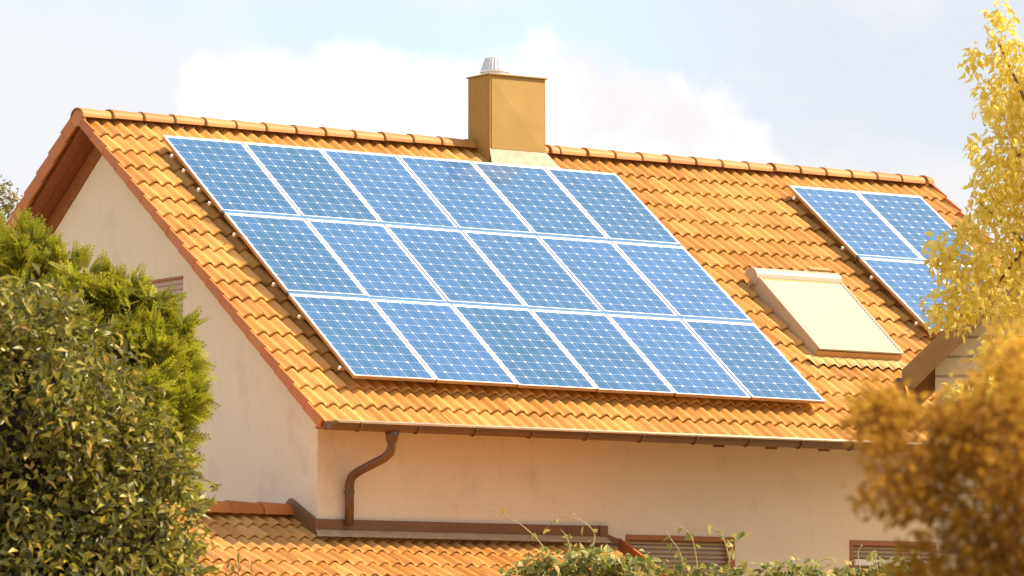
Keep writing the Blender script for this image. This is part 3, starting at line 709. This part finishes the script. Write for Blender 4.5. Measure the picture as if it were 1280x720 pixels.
def shell(ells, n, depth=.22, jitter=0.08, lump=.18, seed=0):
    """points spread through the outer layer of a union of ellipsoids, with outward normals"""
    r2 = np.random.default_rng(seed); ells = np.array(ells, float); a = ells[:, 3]*ells[:, 4]; pick = r2.choice(len(ells), n*3, p=a/a.sum())
    d = r2.normal(size=(n*3, 3)); d /= np.linalg.norm(d, axis=1, keepdims=True)
    rr = 1 - depth*r2.random(n*3)**1.6
    rr *= 1 + lump*(np.sin(d[:,0]*5.1+pick)*np.sin(d[:,2]*6.3+pick*2)+ .6*np.sin(d[:,1]*9.7+d[:,2]*8.1+pick))/1.6
    E = ells[pick]; rad = np.stack([E[:,3], E[:,3], E[:,4]], 1); P = E[:, :3] + d*rad*rr[:, None]
    nn = d/rad; nn /= np.linalg.norm(nn, axis=1, keepdims=True)
    keep = np.ones(len(P), bool)
    for e in ells:
        q = (P-e[:3])/np.array([e[3], e[3], e[4]]); keep &= ~(np.linalg.norm(q, axis=1) < (1-depth-.06))
    keep &= P[:, 2] > -GZ + .05
    P, nn = P[keep][:n], nn[keep][:n]; return P + r2.normal(size=P.shape)*jitter*.3, nn
def crown(name, P, nn, Lr, Wr, mat, parent, droop=.3, up=.0, shape='leaf', seed=1, spread=.8, tintfn=None, fold=.25):
    r2 = np.random.default_rng(seed); n = len(P)
    D = nn*.7 + r2.normal(size=(n, 3))*spread + np.array([0, 0, up-droop]); Nn = nn + r2.normal(size=(n, 3))*.55 + np.array([0, 0, .35])
    L = r2.uniform(*Lr, n); Wd = L*r2.uniform(*Wr, n)
    V, F, k = leaf_mesh(P, D, Nn, L, Wd, fold, shape); t = r2.random(n) if tintfn is None else tintfn(P, nn, r2)
    return mesh_obj(name, V, F, mat, parent, np.repeat(t, k))
def trunk(name, base, top, r0, r1, limbs, parent, seed=0, mat='bark'):
    r2 = random.Random(seed); mb = MB(); b, t = Vector(base), Vector(top); pts = []
    for i in range(7):
        f = i/6; p = b.lerp(t, f); pts.append((p.x + r2.uniform(-.04,.04)*(0 < i), p.y + r2.uniform(-.04,.04)*(0 < i), p.z))
    mb.tube(pts, [r0+(r1-r0)*i/6 for i in range(7)], 9)
    for q, rr in limbs:
        q = Vector(q); f = r2.uniform(.35, .9); s = b.lerp(t, f); mid = s.lerp(q, .5) + Vector((0, 0, .1*(q-s).length))
        mb.tube([s, mid, q], [rr, rr*.7, rr*.25], 6)
    return mb.build(name, MT[mat], parent, smooth=True)
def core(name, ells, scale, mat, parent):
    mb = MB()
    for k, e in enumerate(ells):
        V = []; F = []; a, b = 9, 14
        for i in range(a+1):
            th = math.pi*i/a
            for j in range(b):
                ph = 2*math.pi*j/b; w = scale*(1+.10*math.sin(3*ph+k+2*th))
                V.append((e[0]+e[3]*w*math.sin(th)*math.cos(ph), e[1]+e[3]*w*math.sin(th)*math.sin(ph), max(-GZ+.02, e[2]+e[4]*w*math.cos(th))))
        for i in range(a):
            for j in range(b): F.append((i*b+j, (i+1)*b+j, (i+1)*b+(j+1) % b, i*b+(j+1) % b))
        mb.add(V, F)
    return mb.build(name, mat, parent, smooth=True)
MT['inner'] = plain('inner_shade', (.022, .016, .006), .95, .35, 14)  # near-black solid blobs stand in for the shade deep inside the foliage
# laurel hedge, left
HE = [(-8.617,-12.977,-4.283,.913,1.218), (-8.237,-13.668,-5.10,.66,.903), (-9.188,-12.626,-3.919,.791,1.035), (-8.545,-13.496,-5.566,1.021,.961)]
HX = [(-10.1,-12.1,-4.2,1.0,1.3), (-9.2,-12.9,-6.6,1.2,1.3), (-8.5,-13.4,-6.9,.95,1.1), (-11.0,-11.5,-5.6,1.3,2.0), (-10.4,-12.0,-6.8,1.3,1.2)]
hd = empty('laurel_hedge', (-9, -13, -GZ), 'dark glossy broadleaf hedge filling the lower left corner', 'hedge')
def bumps(ells, n, r, seed):
    r2 = np.random.default_rng(seed); o = []
    for k in range(n):
        e = ells[r2.integers(0, len(ells))]; d = r2.normal(size=3); d[2] = abs(d[2])*.8; d /= np.linalg.norm(d); q = r2.uniform(*r)
        o.append((e[0]+d[0]*e[3]*.97, e[1]+d[1]*e[3]*.97, e[2]+d[2]*e[4]*.97, q, q*r2.uniform(.8,1.5)))
    return o
HB = bumps(HE, 46, (.10,.24), 77)
Pq, nq = shell(HB, 5200, .6, .06, .3, 78)
P1, n1 = shell(HE, 17000, .42, .06, .18, 3); P2, n2 = shell(HX, 3500, .25, .1, .16, 4)
P1 = np.vstack([P1, P2, Pq]); n1 = np.vstack([n1, n2, nq])
def hed_t(P, nn, r):
    t = r.random(len(P))**1.25*.86; y = r.random(len(P)) > .955; t[y] = r.uniform(.88, 1, y.sum()); return t
crown('foliage', P1, n1, (.065, .130), (.36, .54), MT['laurel'], hd, .25, 0, seed=5, tintfn=hed_t)
core('shade_core', HE+HX, .55, MT['inner'], hd)
MT['stem'] = plain('reddish_stem', (.26, .13, .06), .7)
for k in range(26):
    hl = MB(); q = P1[rng.integers(0, 12000)]; d = rng.normal(size=3)*.25 + np.array([0, 0, .25]); hl.tube([q-d*.6, q+d*.2, q+d*.7], [.008, .007, .004], 5); hl.build('stem', MT['stem'], hd, smooth=True)
trunk('trunk', (-8.9,-13,-GZ), (-8.7,-13,-4.4), .12, .05, [], hd, 2)
# feathery yew, behind the hedge
YE = [(-7.478,-10.72,-3.102,.751,.685), (-7.02,-11.25,-3.42,.56,.72), (-6.90,-11.55,-3.778,.44,.60), (-7.866,-10.342,-3.028,.654,.622), (-6.574,-11.436,-3.50,.25,.42), (-7.22,-11.30,-4.164,.78,.775)]
YX = [(-7.6,-10.8,-5.2,1.0,1.2), (-8.6,-10.2,-4.0,.9,1.2), (-7.5,-11.0,-6.5,1.0,1.3)]
yw_ = empty('yew_shrub', (-7.4, -11.1, -GZ), 'tall light green feathery yew shrub behind the dark hedge, before the gable wall', 'shrub')
def sprays(ells, n, seed, Lr=(.10,.19), nl=11, upb=.25):
    r2 = np.random.default_rng(seed); nc = n//18; Pc, nc_ = shell(ells, nc, .5, .05, .22, seed)      # tufts: clusters of sprays from one bud
    idx = np.repeat(np.arange(len(Pc)), 18); P = Pc[idx] + r2.normal(size=(len(idx), 3))*.030; nn = nc_[idx]
    ax = nc_ + r2.normal(size=nc_.shape)*.45 + np.array([0, 0, upb]); D = ax[idx] + r2.normal(size=P.shape)*.62
    D /= np.linalg.norm(D, axis=1, keepdims=True)
    S = np.cross(D, nn + r2.normal(size=P.shape)*.5); S /= np.linalg.norm(S, axis=1, keepdims=True)
    U = np.cross(S, D); Ls = r2.uniform(*Lr, len(P)); tv = np.clip(r2.normal(.5, .25, len(P)), 0, 1)
    PP = []; DD = []; NN = []; LL = []; TT = []
    for k in range(nl):
        f = (k+.5)/nl; sd = 1 if k % 2 else -1
        PP.append(P + D*(Ls*f)[:, None]); DD.append(D*.75 + S*sd*.75 + U*.12); NN.append(U); LL.append(.084*(1-.45*f)*np.ones(len(P))*Ls/.2); TT.append(np.clip(tv*.6 + .4*f, 0, 1))
    PP, DD, NN, LL, TT = map(np.concatenate, (PP, DD, NN, LL, TT))
    V, F, kf = leaf_mesh(PP, DD, NN, LL, LL*.46, 0, 'needle'); return V, F, np.repeat(TT, kf)
Va, Fa, Ta = sprays(YE, 19000, 21); Vb, Fb, Tb = sprays(YX, 3000, 22)
mesh_obj('foliage', np.vstack([Va, Vb]), np.vstack([Fa, Fb+len(Va)]), MT['yew'], yw_, np.concatenate([Ta, Tb]))
core('shade_core', YE+YX, .38, MT['inner'], yw_)
trunk('trunk', (-7.4,-11,-GZ), (-7.2,-11.1,-4), .10, .04, [], yw_, 3)
# golden tree, right
GE = [(.546,-13.553,-.455,.16,.36), (.349,-13.397,-.662,.11,.17), (.894,-13.382,-.865,.32,.40), (.476,-13.446,-1.008,.16,.20), (.802,-13.373,-1.503,.35,.40), (.293,-13.518,-1.445,.10,.12), (.517,-13.386,-1.836,.20,.25), (.959,-13.286,-2.187,.48,.46), (.416,-13.288,-2.113,.13,.19), (.585,-13.347,-2.631,.38,.33), (1.2,-13.283,-1.468,.40,1.0), (.241,-13.325,-2.80,.14,.14), (1.05,-13.40,-3.05,.48,.36), (.20,-13.30,-2.62,.15,.16), (.08,-13.2,-2.30,.09,.10)] + [(0.238, -13.142, -2.341, 0.166, 0.236), (0.376, -13.223, -2.458, 0.236, 0.236), (0.077, -13.224, -2.82, 0.152, 0.179), (0.211, -13.308, -2.889, 0.179, 0.179), (0.443, -13.667, -3.281, 0.275, 0.233), (0.157, -13.685, -3.568, 0.342, 0.178), (0.651, -13.787, -3.487, 0.343, 0.275)]
GX = [(1.9,-13.9,-1.2,.9,1.4), (2.6,-13.4,-2.4,1.2,1.5), (2.0,-14.2,.3,.7,.9), (1.7,-14.3,-3.2,1.0,.8), (3.2,-13.9,-.6,1.0,1.3)]
gt = empty('golden_tree', (2.2, -13.6, -GZ), 'tall golden leaved tree at the right edge of the photo', 'tree')
def fill(ells, n, seed):
    r2 = np.random.default_rng(seed); e = np.array(ells); a = e[:,3]**1.3*e[:,4]; pick = r2.choice(len(e), n, p=a/a.sum()); d = r2.normal(size=(n,3)); d /= np.linalg.norm(d, axis=1, keepdims=True)
    rr = r2.random(n)**.45; E = e[pick]; return E[:, :3] + d*np.stack([E[:,3], E[:,3], E[:,4]], 1)*rr[:, None], d
Pg, ng_ = fill(GE, 6600, 31); Ph, nh = fill(GX, 10500, 32)
crown('crown', np.vstack([Pg, Ph]), np.vstack([ng_, nh]), (.060, .105), (.46, .66), MT['gold'], gt, .75, 0, seed=33, spread=.7)
trunk('trunk', (2.2,-13.6,-GZ), (2.0,-13.7,.3), .16, .03, [((.55,-13.5,-.5),.035), ((.8,-13.4,-1.5),.04), ((.6,-13.4,-2.6),.04), ((.95,-13.3,-2.2),.04), ((3.0,-13.8,-.8),.05), ((2.6,-13.3,-2.2),.05), ((.4,-13.4,-1.9),.02), ((.9,-13.4,-3.0),.04)], gt, 4)
# copper bush, near the camera on the right
BE = [(-15.878, -32.948, -5.352, 0.277, 0.2), (-16.086, -32.791, -5.397, 0.196, 0.182), (-16.262, -32.842, -5.559, 0.146, 0.092), (-15.904, -32.894, -5.605, 0.313, 0.234), (-15.67, -32.827, -5.206, 0.254, 0.169), (-15.758, -33.004, -5.501, 0.313, 0.417), (-15.912, -32.86, -5.864, 0.339, 0.209), (-16.109, -32.625, -5.306, 0.092, 0.077)]
BX = [(-15.339, -33.241, -5.514, 0.462, 0.616), (-15.416, -33.01, -6.284, 0.616, 0.616), (-15.724, -32.933, -6.746, 0.539, 0.693), (-14.954, -33.395, -6.207, 0.616, 0.924)]
cb = empty('copper_bush', (-15.6, -33.0, -GZ), 'rusty brown leafed bush, out of focus in the lower right foreground', 'bush')
BB = bumps(BE, 60, (.04,.09), 79); Pb0, nb0 = fill(BE, 5000, 41); Pb1, nb1 = fill(BB, 2200, 44); Pb = np.vstack([Pb0, Pb1]); nb_ = np.vstack([nb0, nb1]); Pc, nc = fill(BX, 8500, 42)
crown('foliage', np.vstack([Pb, Pc]), np.vstack([nb_, nc]), (.027, .047), (.5, .7), MT['copper'], cb, .3, 0, seed=43, spread=.8, tintfn=lambda P, nn, r: np.clip(.62*r.random(len(P)) + 1.0*(P[:,2]+5.53), 0, 1))  # golden glow on top and shade below put into leaf colour by height
trunk('trunk', (-15.6,-33.0,-GZ), (-15.647, -32.933, -5.437), .05, .012, [((-16.109, -32.779, -5.36),.010), ((-16.186, -32.856, -5.591),.010), ((-15.878, -32.933, -5.283),.012), ((-15.647, -32.856, -5.129),.012), ((-15.185, -33.241, -5.437),.014), ((-15.878, -32.856, -5.745),.012)] + [(tuple(Pb[i]), .007) for i in rng.integers(0, 7000, 26)], cb, 5)
# far tree behind the house, left
FE = [(9.241,21.621,1.428,.62,.76), (9.52,21.40,1.70,.25,.33), (8.4,22.2,1.0,.9,1.0), (8.9,21.9,.0,1.1,1.0), (7.6,22.6,1.6,.8,.9), (7.9,22.5,-.4,1.2,1.1)]
ft = empty('olive_tree', (8.5, 22.2, -GZ), 'olive green tree peeking out behind the left end of the roof', 'tree')
Pf, nf = fill(FE, 11000, 51)
crown('crown', Pf, nf, (.06, .10), (.5, .7), MT['far'], ft, .3, 0, seed=52)
trunk('trunk', (8.5,22.2,-GZ), (8.6,22.0,.6), .18, .04, [((9.2,21.6,1.3),.05), ((8.2,22.4,1.0),.05), ((7.7,22.5,1.2),.05), ((9.0,21.8,.0),.05)], ft, 6)
# climbing vine along the bottom
RV = Vector((.8264, -.5630, 0)); VB = Vector((-.757,-7.927,-5.022))
vn = empty('climbing_vine', (1, -9, -GZ), 'pale green climbing vine with heart shaped leaves and loose tendrils before the annex', 'vine')
def vp(s, z, d=0): q = VB + RV*s; return (q.x + d*.563, q.y + d*.826, z)      # s metres along the vine from its left end
tops = [(.05,-4.98),(.25,-4.86),(.42,-4.83),(.62,-4.77),(.85,-4.80),(1.0,-4.86),(1.2,-4.90),(1.45,-4.95),(1.7,-4.94),(1.95,-4.98),(2.2,-4.96),(2.45,-4.97),(2.7,-4.93),(2.9,-5.00),(3.15,-4.95),(3.4,-4.98),(3.65,-4.88),(3.85,-4.97)]
VE = [(*vp(s, z-.12, random.uniform(-.1,.1)), .17, .16) for s, z in tops]
VX = [(*vp(s, -5.75, 0), .5, .7) for s in np.arange(.3, 4.2, .5)] + [(*vp(s, -7.0, 0), .5, .8) for s in np.arange(.3, 4.2, .5)]
Pv, nv = shell(VE, 2100, .6, .12, .3, 61); Pw, nw_ = shell(VX, 9000, .4, .1, .2, 62)
VP = np.vstack([Pv, Pw]); VNn = np.vstack([nv, nw_])
ten = MB(); ex_P = []; ex_n = []
tendr = [([(.38,-4.85),(.22,-4.66),(.10,-4.55),(.00,-4.49),(-.13,-4.42),(-.24,-4.40)], 2), ([(.72,-4.82),(.78,-4.66),(.74,-4.56),(.62,-4.48),(.50,-4.46),(.40,-4.50),(.30,-4.58)], 6), ([(.55,-4.80),(.52,-4.66),(.46,-4.58)], 3),
         ([(1.62,-5.0),(1.58,-4.80),(1.50,-4.68),(1.46,-4.60)], 4), ([(1.75,-5.0),(1.72,-4.75),(1.66,-4.60),(1.50,-4.52)], 4), ([(2.02,-5.0),(2.06,-4.78),(2.15,-4.66),(2.25,-4.62)], 10), ([(2.05,-4.90),(1.98,-4.65),(1.86,-4.55),(1.80,-4.50)], 5), ([(2.85,-5.02),(2.90,-4.88),(3.02,-4.86)], 6),
         ([(3.28,-5.0),(3.26,-4.80),(3.30,-4.74)], 3), ([(3.45,-5.0),(3.42,-4.82),(3.44,-4.78)], 3), ([(3.80,-5.0),(3.82,-4.83),(3.78,-4.76)], 8), ([(1.25,-5.0),(1.22,-4.86),(1.30,-4.80)], 6)]
for pts, nl in tendr:
    dd = random.uniform(-.1, .1); pp = [Vector(vp(s, z, dd + .03*k)) for k, (s, z) in enumerate(pts)]
    sm = []
    for a in range(len(pp)-1):
        p0, p1, p2, p3 = pp[max(a-1,0)], pp[a], pp[a+1], pp[min(a+2,len(pp)-1)]
        for q in range(4):
            t = q/4; sm.append(.5*((2*p1)+(p2-p0)*t+(2*p0-5*p1+4*p2-p3)*t*t+(3*p1-p0-3*p2+p3)*t**3))
    sm.append(pp[-1]); ten = MB(); ten.tube(sm, [.0065*(1-.7*i/len(sm)) for i in range(len(sm))], 5); ten.build('tendril', MT['twig'], vn, smooth=True)
    for k in range(nl):
        q = sm[int((k+.5)/nl*(len(sm)-1))]; ex_P.append(np.array(q)+rng.normal(size=3)*.02); ex_n.append(rng.normal(size=3))
VP = np.vstack([VP, np.array(ex_P)]); VNn = np.vstack([VNn, np.array(ex_n)])
crown('leaves', VP, VNn, (.05, .095), (.75, 1.0), MT['vine'], vn, .55, 0, 'heart', seed=63, spread=.6)
core('shade_core', VX, .50, MT['inner'], vn)
# sprig before the annex roof, beside the hedge
sg = empty('leafy_sapling', (-4.2, -8.6, -GZ), 'dark green sapling with upright leaf tips beside the hedge, before the annex roof', 'plant')
sm_ = MB(); sp_P = []; sp_n = []
for s, z in ((-.06,-5.02),(.06,-4.93),(.17,-5.0),(.0,-5.06)):
    b = Vector((-4.2, -8.6, -GZ)); t = Vector((-4.223+RV.x*s, -8.6+RV.y*s, z)); sm_.tube([b, b.lerp(t,.5)+Vector((.03,.02,0)), t], [.012,.009,.003], 5)
    for k in range(26):
        f = 1 - (k/26)**1.2*.35; sp_P.append(np.array(b.lerp(t, f))+rng.normal(size=3)*.012); sp_n.append(rng.normal(size=3)*.6+np.array([0,0,.8]))
crown('leaves', np.array(sp_P), np.array(sp_n), (.05,.09), (.28,.4), MT['laurel'], sg, 0, .9, seed=71, spread=.35)
sm_.build('stem', MT['bark'], sg, smooth=True)
